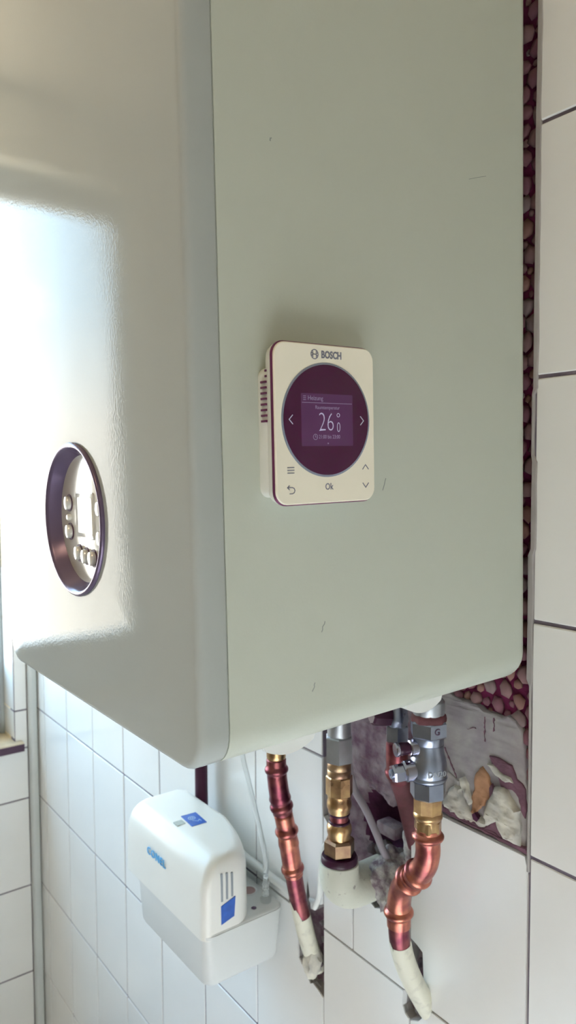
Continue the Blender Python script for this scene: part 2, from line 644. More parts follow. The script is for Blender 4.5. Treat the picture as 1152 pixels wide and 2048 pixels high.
# tile behind the S-bend, corner chipped beside the painted pipe
broken_tile((-.15, 0, ZD, ZE), [(-.15, ZE), (-.15, .920), (-.140, .9175), (-.131, .913), (-.1295, .885), (-.1285, ZD), (0, ZD), (0, 1.064), (-.004, ZE - .002), (-.010, ZE)], 6)
broken_tile((-.15, 0, ZF, ZD), [(-.1285, ZD), (-.129, .842), (-.137, .832), (-.15, .826), (-.15, ZF), (0, ZF), (0, ZD)], 7)

# grey adhesive left standing along the tile edge beside the boiler
rg = random.Random(8)
bm = bmesh.new()
zs = [1.06 + i * .006 for i in range(int((2.0 - 1.06) / .006))]
rows = []
for i, z in enumerate(zs):
    t = noise.noise(Vector((z * 30, 3, 0)))
    t2 = noise.noise(Vector((z * 9, 7, 0)))
    if z < 1.36:
        xr, xl = (.0012 + .0016 * t, -.0012 + .0005 * t2) if z < 1.24 else (.0018 + .0009 * t, -.0040 + .0008 * t2)
    else:
        xr, xl = .0038 + .0009 * t, -.0012 + .0008 * t2
    if 1.44 < z < 1.50:
        xr, xl = .0002 + .001 * t, -.0022
    rows.append([bm.verts.new(c) for c in ((xl, .012, z), (xl, -.0006, z), (xl + .0006, -.0012, z), (xr - .0006, -.0012, z), (xr, -.0004, z), (xr, .012, z))])
for a, b in zip(rows, rows[1:]):
    for k in range(5):
        bm.faces.new((a[k], a[k + 1], b[k + 1], b[k]))
finish('adhesive_strip', bm, M['adhesive'], wall_b)

# ---- raw masonry in the hole (relief modelled on a grid)
bm = bmesh.new()
NX, NZ = 76, 100
X0, X1, Z0, Z1 = -.362, .004, .755, 1.255
grid = []
for j in range(NZ + 1):
    row = []
    for i in range(NX + 1):
        x = X0 + (X1 - X0) * i / NX
        z = Z0 + (Z1 - Z0) * j / NZ
        d = .0155 + .004 * noise.noise(Vector((x * 40, z * 40, 1))) + .0025 * noise.noise(Vector((x * 110, z * 110, 5))) + .0012 * noise.noise(Vector((x * 260, z * 260, 9)))
        # cavity beside the gas pipe
        q = ((x + .205) / .040) ** 2 + ((z - 1.015) / .042) ** 2
        d += .045 * math.exp(-q * 1.3)
        # mortar ridge along the edge of the next tile
        q = ((x + .158) / .012) ** 2
        d -= .012 * math.exp(-q) * (1 if z > .93 else 0)
        row.append(bm.verts.new((x, min(d, .072), z)))
    grid.append(row)
for j in range(NZ):
    for i in range(NX):
        bm.faces.new((grid[j][i], grid[j][i + 1], grid[j + 1][i + 1], grid[j + 1][i]))
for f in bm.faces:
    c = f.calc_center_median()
    f.material_index = 1 if c.y > .025 else 0  # deeper faces take the painted shade colour
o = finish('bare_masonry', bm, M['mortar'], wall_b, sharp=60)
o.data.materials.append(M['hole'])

# pale mortar ridge and flat patches
prism('mortar_ridge', [(-.178, 1.10), (-.168, 1.06), (-.166, 1.02), (-.163, .99), (-.164, .955), (-.151, .945), (-.151, 1.11), (-.158, 1.13), (-.170, 1.125)],
      .0035, .03, M['mortar_light'], wall_b, bev=.003, jit=.0022, seed=21, dens=.005, rough=.0022)
prism('mortar_patch', [(-.262, 1.245), (-.262, 1.10), (-.245, 1.075), (-.222, 1.06), (-.20, 1.058), (-.185, 1.05), (-.178, 1.08), (-.175, 1.13), (-.16, 1.14), (-.152, 1.245)],
      .006, .03, M['mortar'], wall_b, bev=.003, jit=.002, seed=22, dens=.006, rough=.0022)
prism('plaster_patch', [(-.150, 1.25), (-.150, 1.079), (-.10, 1.078), (-.05, 1.077), (-.006, 1.076), (-.0055, 1.13), (-.008, 1.155), (-.0098, 1.172), (-.0135, 1.188), (-.019, 1.1955),
                        (-.028, 1.1985), (-.0355, 1.1945), (-.046, 1.1965), (-.056, 1.1965), (-.067, 1.199), (-.088, 1.200), (-.105, 1.206), (-.118, 1.216), (-.125, 1.25)],
      .0045, .03, M['plaster'], wall_b, bev=.0012, jit=.0008, seed=23, dens=.005, rough=.0008)


def px_poly(pts):
    return pts


# chipped layers low on the plaster
prism('chipped_mortar', [(-.048, 1.1545), (-.037, 1.1555), (-.022, 1.152), (-.0155, 1.1415), (-.0060, 1.1345), (-.0060, 1.107), (-.0100, 1.1085), (-.0145, 1.124), (-.0215, 1.1285),
                         (-.0335, 1.1280), (-.0375, 1.1345), (-.0445, 1.1430)], .0030, .02, M['chip'], wall_b, bev=.0008, jit=.0008, seed=31, dens=.004, rough=.0008)
prism('white_crack_edge', [(-.050, 1.146), (-.043, 1.1475), (-.031, 1.1405), (-.022, 1.1405), (-.0195, 1.1365), (-.028, 1.1345), (-.036, 1.1360), (-.044, 1.1395)], .0012, .02, M['filler'], wall_b,
      bev=.0012, jit=.0006, seed=32, dens=.004, rough=.0008)
prism('orange_clay_patch', [(-.0655, 1.1285), (-.0565, 1.1405), (-.0500, 1.1350), (-.0455, 1.1245), (-.0485, 1.1105), (-.0575, 1.0970), (-.0670, 1.0865), (-.0700, 1.0895), (-.0695, 1.1050),
                            (-.0665, 1.1140)], .0026, .02, M['orange'], wall_b, bev=.0012, jit=.0011, seed=33, dens=.003, rough=.0008)
prism('white_filler_lump', [(-.0405, 1.1255), (-.030, 1.1280), (-.0215, 1.1215), (-.0125, 1.1125), (-.0112, 1.1005), (-.0112, 1.0890), (-.0098, 1.0795), (-.0175, 1.0790), (-.0290, 1.0795),
                            (-.0345, 1.0850), (-.0385, 1.0915), (-.0480, 1.0845), (-.0520, 1.0930), (-.0490, 1.1080)], -.0012, .02, M['filler'], wall_b, bev=.0026, jit=.0012, seed=34, dens=.004, rough=.0022)
prism('white_filler_lump', [(-.099, 1.102), (-.090, 1.112), (-.083, 1.110), (-.078, 1.098), (-.068, 1.086), (-.056, 1.090), (-.050, 1.083), (-.062, 1.0775), (-.085, 1.0785), (-.104, 1.083),
                            (-.106, 1.092)], .0006, .02, M['filler'], wall_b, bev=.0026, jit=.0020, seed=35, dens=.004, rough=.0022)
prism('white_filler_lump', [(-.084, 1.120), (-.079, 1.123), (-.074, 1.117), (-.067, 1.101), (-.070, 1.097), (-.077, 1.104)], -.0006, .02, M['filler'], wall_b, bev=.0016, jit=.0008, seed=36, dens=.004, rough=.0022)
prism('grey_mortar_smear', [(-.110, 1.118), (-.099, 1.121), (-.086, 1.116), (-.084, 1.105), (-.094, 1.099), (-.107, 1.098)], .0028, .02, M['adhesive'], wall_b, bev=.001, jit=.001, seed=37, dens=.004, rough=.0008)
prism('chipped_mortar', [(-.0425, 1.0905), (-.0395, 1.0920), (-.0335, 1.0820), (-.0300, 1.0775), (-.0560, 1.0775), (-.0500, 1.0830)], .0020, .02, M['chip'], wall_b, bev=.0008, jit=.0006, seed=38, dens=.004, rough=.0008)
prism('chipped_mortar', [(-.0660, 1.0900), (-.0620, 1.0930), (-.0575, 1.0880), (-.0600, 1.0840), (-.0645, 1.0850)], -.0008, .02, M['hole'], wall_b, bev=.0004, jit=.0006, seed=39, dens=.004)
prism('chipped_mortar', [(-.0475, 1.1220), (-.0440, 1.1275), (-.0405, 1.1220), (-.0410, 1.1090), (-.0450, 1.1050)], .0018, .02, M['chip'], wall_b, bev=.0008, jit=.0006, seed=40, dens=.004, rough=.0008)
prism('mortar_ledge', [(-.108, 1.0835), (-.07, 1.0815), (-.03, 1.0805), (-.004, 1.080), (-.001, 1.071), (-.004, 1.0735), (-.05, 1.0755), (-.108, 1.0765)], .0012, .02, M['chip'], wall_b, bev=.0012, jit=.0007, seed=41,
      dens=.005, rough=.0008)
# shallow cracks in the plaster
for k, (xa, za, xb, zb) in enumerate(((-.0545, 1.190, -.0545, 1.166), (-.0435, 1.192, -.0440, 1.178), (-.0755, 1.172, -.066, 1.176), (-.106, 1.145, -.089, 1.118))):
    d = Vector((xb - xa, zb - za)).normalized() * .0005
    prism('crack', [(xa + d.y, za - d.x), (xb + d.y, zb - d.x), (xb - d.y, zb + d.x), (xa - d.y, za + d.x)], .0038, .01, M['chip'], wall_b, jit=.0009, dens=.002, seed=50 + k)


# rubble stones and a piece of brick in the cavity
def stone_mesh(name, seed, sub=1, amp=.25, ang=False):
    bm = bmesh.new()
    bmesh.ops.create_icosphere(bm, subdivisions=sub, radius=1)
    for v in bm.verts:
        k = 1 + amp * noise.noise(v.co * 1.3 + Vector((seed * 7.1, 0, 0)))
        v.co *= k
    me = bpy.data.meshes.new(name)
    bm.to_mesh(me)
    bm.free()
    me.polygons.foreach_set('use_smooth', [not ang] * len(me.polygons))
    return me


box('brick_piece', (-.214, -.184, .010, .03, 1.0105, 1.0245), M['mortar'], wall_b, bev=.002)
rb = random.Random(11)
rub = []
for k in range(4):
    me = stone_mesh('rubble_stone', 40 + k, 2, .7, True)
    me.materials.append([M['mortar'], M['mortar_light'], M['mortar'], M['plaster']][k])
    rub.append(me)
for k in range(26):
    o = link('rubble_stone', rub[k % 4], wall_b)
    x = rb.uniform(-.226, -.158)
    z = rb.uniform(.935, .995) + (x + .19) * .2
    s = rb.uniform(.005, .011)
    o.location = (x, rb.uniform(.006, .018), z)
    o.scale = (s, s * .8, s * .85)
    o.rotation_euler = (rb.uniform(0, 6), rb.uniform(0, 6), rb.uniform(0, 6))
for k in range(7):      # crumbs in the broken gap round the copper pipe
    o = link('rubble_stone', rub[k % 2], wall_b)
    s = rb.uniform(.002, .004)
    o.location = (rb.uniform(-.316, -.304), rb.uniform(.002, .01), rb.uniform(.79, .86))
    o.scale = (s, s, s)
    o.rotation_euler = (rb.uniform(0, 6), rb.uniform(0, 6), 0)
for k in range(6):
    o = link('rubble_stone', rub[k % 4], wall_b)
    s = rb.uniform(.003, .005)
    o.location = (rb.uniform(-.145, -.134), rb.uniform(.006, .012), rb.uniform(.835, .905))
    o.scale = (s, s, s)
    o.rotation_euler = (rb.uniform(0, 6), rb.uniform(0, 6), 0)

bm = bmesh.new()
bmesh.ops.create_icosphere(bm, subdivisions=4, radius=1)
for v in bm.verts:
    k = 1 + .28 * noise.noise(v.co * 2.2) + .16 * noise.noise(v.co * 5.5) + .07 * noise.noise(v.co * 12)
    v.co = Vector((-.178, .004, .972)) + Vector((v.co.x * .026, v.co.y * .026, v.co.z * .034)) * k
finish('mortar_mound', bm, M['mortar_light'], wall_b, sharp=70)

# concrete with exposed pebbles behind the boiler, plum shade put into their colours
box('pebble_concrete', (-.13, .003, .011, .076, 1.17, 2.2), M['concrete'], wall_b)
pm = []
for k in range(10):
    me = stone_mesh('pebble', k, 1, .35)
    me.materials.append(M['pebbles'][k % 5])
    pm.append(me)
rp = random.Random(5)
pts = []
for size, tries in ((.0080, 1500), (.0066, 2500), (.0052, 4000), (.0040, 5000), (.0031, 3000)):
    for _ in range(tries):
        if len(pts) >= 295:
            break
        z = rp.uniform(1.135, 1.96)
        if rp.random() < .45:
            z = rp.uniform(1.135, 1.262)
        x = -rp.uniform(.0045, .118 if z < 1.262 else .021)
        if z < 1.196 + (.004 if x < -.06 else 0) and x < -.0085 - max(0, z - 1.165) * .35:
            continue
        s = size * rp.uniform(.88, 1.1)
        if all((x - a) ** 2 + ((z - b) * .85) ** 2 > (.92 * (s + c)) ** 2 for a, b, c in pts):
            pts.append((x, z, s))
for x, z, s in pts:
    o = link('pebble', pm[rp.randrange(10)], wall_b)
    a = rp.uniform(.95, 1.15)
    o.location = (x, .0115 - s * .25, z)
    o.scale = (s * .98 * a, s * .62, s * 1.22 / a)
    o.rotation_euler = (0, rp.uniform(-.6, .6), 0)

# unseen ceiling lamp, added for warm light on the upper surfaces
lamp = empty('added_ceiling_lamp', (.15, -1.25, 2.30))
tag(lamp, 'round warm white lamp added on the ceiling out of view', 'lamp')
bm = bmesh.new()
lathe(bm, [(.07, -.0), (.07, -.025), (.06, -.030)], 32)
finish('ceiling_plate', bm, M['trim'], lamp)
bm = bmesh.new()
lathe(bm, [(.055, -.028), (.085, -.060), (.100, -.100), (.095, -.140), (.070, -.175), (.030, -.192), (.004, -.195)], 32)
finish('lamp_globe', bm, mat('lit_globe', (.9, .85, .75), .5, emit=((1.0, .70, .40), 7.)), lamp)

# ---- left wall: tiles, corner trim, sill, window
LB = bmesh.new()
ycols = [-.022, -.172, -.322, -.472, -.622, -.772, -.922, -1.072, -1.222, -1.372]
for z1, z0 in zip(ZR, ZR[1:]):
    z0c, z1c = max(z0, 0), min(z1, 2.0)
    if z1c - z0c < .01 or z0c > 1.2:
        continue
    for a, b in zip(ycols, ycols[1:]):
        y1_, y0_ = a, b
        if z1c > WZ0 + .01:
            # beside the recess
            if a > WY1 > b and z0c >= WZ0 - .2:
                if z0c < WZ0 < z1c:
                    # row cut by the sill
                    tile_at(b, a, z0c, WZ0 - .004, wall_l, 'x', XL)
                    bm_box(LB, XL - .03, XL - .0016, b, a, z0c, WZ0 - .004)
                    z0d = WZ0 - .004
                else:
                    z0d = z0c
                tile_at(WY1 + .0005, a, z0d, min(z1c, 1.2), wall_l, 'x', XL)
                bm_box(LB, XL - .03, XL - .0016, WY1 + .0006, a, z0d, min(z1c, 1.2))
                continue
            if WY0 < (a + b) / 2 < WY1:
                if z0c < WZ0:
                    tile_at(b, a, z0c, WZ0 - .004, wall_l, 'x', XL)
                    bm_box(LB, XL - .03, XL - .0016, b, a, z0c, WZ0 - .004)
                continue
        tile_at(b, a, z0c, z1c, wall_l, 'x', XL)
        bm_box(LB, XL - .03, XL - .0016, b, a, z0c, z1c)
# tiled reveal of the recess, facing the room
for z1, z0 in zip(ZR, ZR[1:]):
    z0c, z1c = max(z0, WZ0 + .02), min(z1, 1.2)
    if z1c - z0c > .01:
        tile_at(-1.56, XL - .0006, z0c, z1c, wall_l, 'y', WY1)
        bm_box(LB, -1.58, XL - .003, WY1 + .0016, WY1 + .02, z0c, z1c)
finish('grout_bed', LB, M['grout'], wall_l, smooth=False)

bm = bmesh.new()
stack(bm, [(rr(.017, .019, (.003, .003, .003, .008), 5, XL + .0065, -.0125), z) for z in (.0, 2.3)], lambda u, v, d: (u, v, d))
tag(finish('trim_1', bm, M['trim']), 'pale plastic trim strip running down the tiled corner beside the window recess', 'trim', kind='structure')

sill = box('window_sill', (-1.60, XL + .016, WY0 - .02, -.036, WZ0 - .006, WZ0 + .016), M['sill'], bev=.002)
tag(sill, 'beige stone sill at the foot of the window recess', 'window sill', kind='structure')
box('sill_front_edge', (XL + .0155, XL + .0175, WY0 - .02, -.036, WZ0 - .0055, WZ0 + .012), M['sill_edge'], sill)

# window in the recess: frame bars and pane
win = empty('window_1', (-1.52, -.577, WZ0))
tag(win, 'tall bright window in the recess of the tiled wall', 'window', kind='structure')


def wbox(name, x0, x1, y0, y1, z0, z1, m, bev=.004):
    o = box(name, (x0, x1, y0, y1, z0, z1), m, bev=bev)
    o.parent = win
    o.matrix_parent_inverse = Matrix.Translation(-Vector(win.location))
    return o


FX0, FX1 = -1.545, -1.485
wbox('window_frame', FX0, FX1, WY1 - .010, WY1, WZ0 + .016, WZ1, M['frame'], .002)
wbox('window_frame', FX0, FX1, WY0, WY0 + .075, WZ0 + .016, WZ1, M['frame'])
wbox('window_frame', FX0, FX1, WY0 + .075, WY1 - .010, WZ1 - .065, WZ1, M['frame'])
wbox('window_frame', FX0, FX1, WY0 + .075, WY1 - .010, WZ0 + .016, .955, M['frame'])
wbox('pane', -1.519, -1.515, WY0 + .07, WY1 - .006, .95, WZ1 - .06, M['glass'], 0)

# ================================================================== boiler
LEAN = Matrix.Rotation(R(1.1), 4, 'X')
BO = Vector((-.2, -.0020, 1.2405))
boiler = empty('wall_boiler', mat4=Matrix.Translation(BO) @ LEAN)
tag(boiler, 'white wall-hung gas boiler with round control panel on its front', 'boiler')
BW, BH, BD = .4, .80, .3430
SEAM = -.3197
bm = bmesh.new()
RB = .014


def boiler_loop(inset, rad):
    return rr(BW - 2 * inset, BH - 2 * inset, max(rad - inset, .004), 8, 0, BH / 2)


lv = [(boiler_loop(.0, .026), SEAM)]
lv.append((boiler_loop(0, .026), -.20))
for k in range(0, 9):
    a = math.pi / 2 * k / 8
    lv.append((boiler_loop(RB * (1 - math.cos(a)), .026), -RB + RB * math.sin(a)))
stack(bm, lv, lambda u, v, d: (u, d, v))
finish('side_casing', bm, M['casing'], boiler, sharp=40)

# front panel with rounded edge and a round hole for the controls
bm = bmesh.new()
FR = .0055
CX, CZ, CR = -.0015, .1577, .0628
lv = [(boiler_loop(.0035, .026), SEAM + .002), (boiler_loop(.0003, .026), SEAM - .0008)]
lv.append((boiler_loop(0., .026), SEAM - .0016))
for k in range(0, 9):
    a = math.pi / 2 * k / 8
    lv.append((boiler_loop(FR * (1 - math.cos(a)), .026), -BD + FR - FR * math.sin(a)))
rows = stack(bm, lv, lambda u, v, d: (u, d, v), cap0=True, cap1=False)
front_loop = rows[-1]
NC = 64
hole = [bm.verts.new((CX + CR * math.cos(2 * math.pi * i / NC), -BD, CZ + CR * math.sin(2 * math.pi * i / NC))) for i in range(NC)]
hin = [bm.verts.new((v.co.x, -BD + .014, v.co.z)) for v in hole]
he = []
for i in range(NC):
    he.append(bm.edges.new((hole[i], hole[(i + 1) % NC])))
    bm.faces.new((hole[i], hole[(i + 1) % NC], hin[(i + 1) % NC], hin[i]))
oe = [bm.edges.get((front_loop[i], front_loop[(i + 1) % len(front_loop)])) for i in range(len(front_loop))]
bmesh.ops.triangle_fill(bm, use_beauty=True, use_dissolve=False, edges=he + oe, normal=(0, -1, 0))
finish('front_panel', bm, M['enamel'], boiler, sharp=30)

# bottom clips of the side sheet
for yc, wd, hh in ((-.1165, .046, .0090), (-.2570, .050, .0085)):
    bm = bmesh.new()
    n = 14
    prof = []
    for i in range(n + 1):
        t = -1 + 2 * i / n
        prof.append((yc + t * wd / 2, -.0005 - hh * (math.cos(t * math.pi / 2) ** .8 if abs(t) < 1 else 0)))
    ol = prof + [(yc + wd / 2, .012), (yc - wd / 2, .012)]
    stack(bm, [(ol, .168), (ol, .181)], lambda u, v, d: (d, u, v))
    bmesh.ops.bevel(bm, geom=[e for e in bm.edges], offset=.0018, segments=2, affect='EDGES')
    finish('bottom_clip', bm, M['tab'], boiler, sharp=45)

# scuffs on the side sheet
for k, (yy, zz, ln) in enumerate(((-.2770, .4125, .0022), (-.2400, .0848, .0075), (-.2495, .0430, .0060), (-.1785, .1840, .0090), (-.0700, .4300, .0220))):
    rs = random.Random(70 + k)
    pl = [(yy + ln * (.35 if k < 4 else 1) * (i / 4 - .5) + rs.uniform(-.0006, .0006), zz + ln * (i / 4 - .5) * (1 if k < 4 else .3)) for i in range(5)]
    strokes('scuff_mark', [pl], .0007 if k < 4 else .0004, M['scuff'], boiler, .2, .00012, mapf=lambda u, v, d: (d, u, v))
# control panel
ctl = empty('control_panel')
ctl.parent = boiler
ctl.location = (CX, -BD, CZ)
ctl['label'] = 'round recessed control panel with buttons and small display'
cm = lambda x, y, z: (x, -z, y)      # local: x right, y up, z out of the front
bm = bmesh.new()
prof = [(CR + .0015, -.0005), (CR + .0018, .0016), (CR + .0008, .0030), (CR - .0008, .0034), (CR - .0022, .0026), (CR - .0035, .0004), (CR - .0085, -.0082), (CR - .0092, -.0090)]
loops = []
for r_, z_ in prof:
    loops.append(([(r_ * math.cos(2 * math.pi * i / 64), r_ * math.sin(2 * math.pi * i / 64)) for i in range(64)], z_))
stack(bm, loops, cm, cap0=False, cap1=False)
finish('bezel_ring', bm, M['ctl_ring'], ctl, sharp=50)
bm = bmesh.new()
lathe(bm, [(CR - .007, -.0125), (CR - .007, -.0091), (CR - .0085, -.0086)], 64, cm)
finish('face_plate', bm, M['ctl_face'], ctl)
bm = bmesh.new()
stack(bm, [(rr(.040, .039, .003, 4, .004, .003), -.0088), (rr(.040, .039, .003, 4, .004, .003), -.0077), (rr(.0385, .0375, .0025, 4, .004, .003), -.0073)], cm)
o = finish('display_surround', bm, M['ctl_face'], ctl)
bm = bmesh.new()
stack(bm, [(rr(.031, .030, .001, 2, .0055, .0030), -.0077), (rr(.031, .030, .001, 2, .0055, .0030), -.0069)], cm)
finish('display', bm, M['ctl_lcd'], ctl)
bspots = [(-.033, .0125), (-.0325, -.0125), (.0385, .0100), (.0385, -.0140), (-.013, -.0300), (.003, -.0315), (.0185, -.0320)]
for bx_, by_ in bspots:
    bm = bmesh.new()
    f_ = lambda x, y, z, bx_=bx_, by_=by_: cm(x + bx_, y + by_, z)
    lathe(bm, [(.0076, -.0089), (.0076, -.0081)], 24, f_)  # dark disc stands in for the shade round the button
    finish('button_gap_shade', bm, M['ctl_gap_shade'], ctl)
    bm = bmesh.new()
    lathe(bm, [(.0060, -.0089), (.0060, -.0053), (.0055, -.0046), (.0040, -.0042), (.0015, -.0040)], 24, f_)
    finish('button', bm, M['ctl_btn'], ctl)
bm = bmesh.new()
lathe(bm, [(.0030, -.0089), (.0030, -.0063), (.002, -.0055)], 16, lambda x, y, z: cm(x - .0325, y, z))
finish('indicator_lamp', bm, M['ctl_lcd'], ctl)

# ================================================================== room thermostat on the boiler's side
# local x -> world +Y, y -> up, z -> world +X
basis = Matrix(((0, 0, 1, 0), (1, 0, 0, 0), (0, 1, 0, 0), (0, 0, 0, 1)))
TC = Vector((.0, -.2560, 1.4625))
th = empty('room_thermostat', mat4=Matrix.Translation(TC) @ LEAN @ basis)
tag(th, 'white room thermostat with round dark touch display stuck on the boiler side', 'thermostat')
W_, H_ = .0872, .1065
idm = lambda u, v, d: (u, v, d)
bm = bmesh.new()
stack(bm, [(rr(.083, .084, .006, 5, 0, -.0055), -.0005), (rr(.084, .085, .006, 5, 0, -.0055), .001), (rr(.084, .085, .006, 5, 0, -.0055), .010), (rr(.0835, .0845, .006, 5, 0, -.0055), .0105)], idm)
base = finish('wall_base', bm, M['th_side'], th)
bm = bmesh.new()
stack(bm, [(rr(.079, .096, .007, 5), .006), (rr(.0835, .1025, .008, 5), .0095), (rr(.0855, .1048, .0085, 5), .0135), (rr(.086, .1052, .0088, 5), .0165)], idm)
hous = finish('housing', bm, M['th_side'], th, sharp=50)
bm = bmesh.new()
stack(bm, [(rr(.0862, .1055, .009, 6), .0160), (rr(W_, H_, .0095, 6), .0166), (rr(W_, H_, .0095, 6), .0178), (rr(W_ - .001, H_ - .001, .009, 6), .0184)], idm)
finish('rim', bm, M['th_rim'], th)
bm = bmesh.new()
stack(bm, [(rr(W_ - .0016, H_ - .0016, .0088, 6), .0180), (rr(W_ - .0016, H_ - .0016, .0088, 6), .0194), (rr(W_ - .0028, H_ - .0028, .0082, 6), .0200)], idm)
face = finish('face_plate', bm, M['th_white'], th)
DY = .0028
bm = bmesh.new()
lathe(bm, [(.0380, .0195), (.0380, .02025), (.0376, .0204)], 72, lambda x, y, z: (x, y + DY, z))
finish('display_ring', bm, M['th_ring'], th)
bm = bmesh.new()
lathe(bm, [(.0366, .0200), (.0366, .0206), (.0362, .02065)], 72, lambda x, y, z: (x, y + DY, z))
disc = finish('display_glass', bm, M['th_glass'], th)
ZG = .02066
bm = bmesh.new()
stack(bm, [(rr(.0445, .0345, .0006, 2, 0, DY), ZG - .0002), (rr(.0445, .0345, .0006, 2, 0, DY), ZG + .00006)], idm)
scr = finish('screen', bm, M['th_screen'], disc)
ZT = ZG + .00012
text('screen_heading', 'Heizung', .0042, M['th_dim'], disc, (-.0168, DY + .0142, ZT), .95, 'LEFT', .00004)
strokes('menu_mark', [[(-.0205, DY + .0142 + k * .0012), (-.0182, DY + .0142 + k * .0012)] for k in (-1, 0, 1)], .0004, M['th_dim'], disc, ZT, .00008)
strokes('heading_line', [[(-.0215, DY + .0112), (.0215, DY + .0112)]], .00035, M['th_dim'], disc, ZT, .00008)
text('screen_caption', 'Raumtemperatur', .0034, M['th_dim'], disc, (.0, DY + .0082, ZT), .9, 'CENTER', .00004)
text('temperature_reading', '26', .0180, M['th_glow'], disc, (-.0012, DY - .0018, ZT), .78, 'CENTER', .00005, bold=-.00042)
text('temperature_decimal', '0', .0098, M['th_glow'], disc, (.0094, DY - .0050, ZT), .72, 'CENTER', .00005, bold=-.0002)
strokes('degree_sign', [circ(.0092, DY + .0034, .0012, 16)], .0004, M['th_glow'], disc, ZT, .0001)
strokes('clock_mark', [circ(-.0108, DY - .0112, .0018, 18), [(-.0108, DY - .0099), (-.0108, DY - .0113), (-.0099, DY - .0113)]], .0004, M['th_dim'], disc, ZT, .00008)
text('schedule_line', '21:00 bis 23:00', .0036, M['th_dim'], disc, (-.0080, DY - .0112, ZT), .85, 'LEFT', .00004)
strokes('page_dot', [circ(0, DY - .0155, .0003, 8)], .0004, M['th_dim'], disc, ZT, .00008)
for sg in (-1, 1):
    strokes('arrow_mark', [[(sg * .0292, DY + .0030), (sg * .0322, DY), (sg * .0292, DY - .0030)]], .0005, M['th_glow'], disc, ZG, .00012)
ZF_ = .0200
text('brand_lettering', 'BOSCH', .0066, M['th_print'], face, (-.0042, .0458, ZF_ + .0001), .82, 'LEFT', .0001, bold=.00025)
strokes('brand_emblem', [circ(-.0098, .0458, .0030, 28), [(-.0113, .0480), (-.0113, .0436)], [(-.0083, .0480), (-.0083, .0436)], [(-.0113, .0458), (-.0083, .0458)],
                         [(-.0126, .0466), (-.0113, .0466)], [(-.0126, .0450), (-.0113, .0450)], [(-.0083, .0466), (-.0070, .0466)], [(-.0083, .0450), (-.0070, .0450)]],
        .0006, M['th_print'], face, ZF_, .0002)
strokes('menu_icon', [[(-.0340, -.0300 + k * .0018), (-.0284, -.0300 + k * .0018)] for k in (-1, 0, 1)], .0006, M['th_print'], face, ZF_, .0002)
strokes('back_icon', [[(-.0342, -.0412), (-.0302, -.0412), (-.0288, -.0418), (-.0282, -.0432), (-.0288, -.0446), (-.0302, -.0452), (-.0326, -.0452)],
                      [(-.0326, -.0398), (-.0342, -.0412), (-.0326, -.0426)]], .0006, M['th_print'], face, ZF_, .0002)
text('ok_lettering', 'Ok', .0062, M['th_print'], face, (.0008, -.0418, ZF_ + .0001), .85, 'CENTER', .0001, bold=.0001)
strokes('up_icon', [[(.0312, -.0308), (.0340, -.0276), (.0368, -.0308)]], .0006, M['th_print'], face, ZF_, .0002)
strokes('down_icon', [[(.0312, -.0402), (.0340, -.0434), (.0368, -.0402)]], .0006, M['th_print'], face, ZF_, .0002)
for k in range(10):
    y = .0345 - k * .0036
    z0_, z1_ = (.0088, .0108) if k < 2 else (.0050, .0105)
    bm = bmesh.new()
    xo = -.0421 if k >= 2 else -.0412
    bm_box(bm, xo - .0013, xo + .002, y - .0007, y + .0007, z0_, z1_)
    finish('vent_slot', bm, M['th_rim'], hous)

# ================================================================== condensate pump on the wall
PY = -.132
pump = empty('condensate_pump', (-.48, -.012, .785))
tag(pump, 'white condensate pump box with blue labels hanging on the tiles under the boiler', 'pump')
PI_ = Matrix.Translation(-Vector((-.48, -.012, .785)))


def child(o, p=pump, inv=PI_):
    o.parent = p
    o.matrix_parent_inverse = inv
    return o


bm = bmesh.new()
TX0, TX1 = -.5665, -.3685
tcx, tw = (TX0 + TX1) / 2, TX1 - TX0
stack(bm, [(rr(tw - .020, .100, .012, 6, tcx, -.071), .7855), (rr(tw - .011, .109, .014, 6, tcx, -.071), .7872), (rr(tw - .006, .114, .015, 6, tcx, -.071), .7920),
           (rr(tw, .120, .013, 6, tcx, -.071), .852), (rr(tw, .120, .013, 6, tcx, -.071), .856), (rr(tw - .003, .117, .012, 6, tcx, -.071), .8575)], idm)
tank = child(finish('tank', bm, M['tank'], sharp=50))
bm = bmesh.new()
stack(bm, [(rr(tw + .002, .122, .014, 6, tcx, -.071), .8505), (rr(tw + .002, .122, .014, 6, tcx, -.071), .8545)], idm, cap0=True, cap1=True)
finish('lid_edge', bm, M['tank'], tank).matrix_parent_inverse = Matrix()

# cover: D-shaped plan, domed front top edge
CV = []
cx0, cx1 = -.600, -.3690
fy = PY - .0005


def cover_plan(ins, fr):
    """plan outline; fr moves the front edge back"""
    out = []
    x0, x1, y0 = cx0 + ins, cx1 - ins, fy + fr
    r_ = .012
    for i in range(7):      # front left corner
        a = R(180 + 90 * i / 6)
        out.append((x0 + r_ + r_ * math.cos(a), y0 + r_ + r_ * math.sin(a)))
    for i in range(9):      # front right corner
        a = R(270 + 90 * i / 8)
        out.append((x1 - r_ + r_ * math.cos(a), y0 + r_ + r_ * math.sin(a)))
    for i in range(13):     # sweeping rear right side
        t = i / 12
        p0, p1, p2, p3 = Vector((x1, -.082)), Vector((x1, -.056)), Vector((-.418, -.040)), Vector((-.475, -.029))
        q = p0 * (1 - t) ** 3 + 3 * p1 * t * (1 - t) ** 2 + 3 * p2 * t * t * (1 - t) + p3 * t ** 3
        q.y -= ins
        out.append((q.x, max(q.y, y0 + r_ + .004)))
    out.append((-.52, -.030 - ins))
    out.append((x0 + .01, -.0305 - ins))
    out.append((x0, -.040 - ins))
    return out


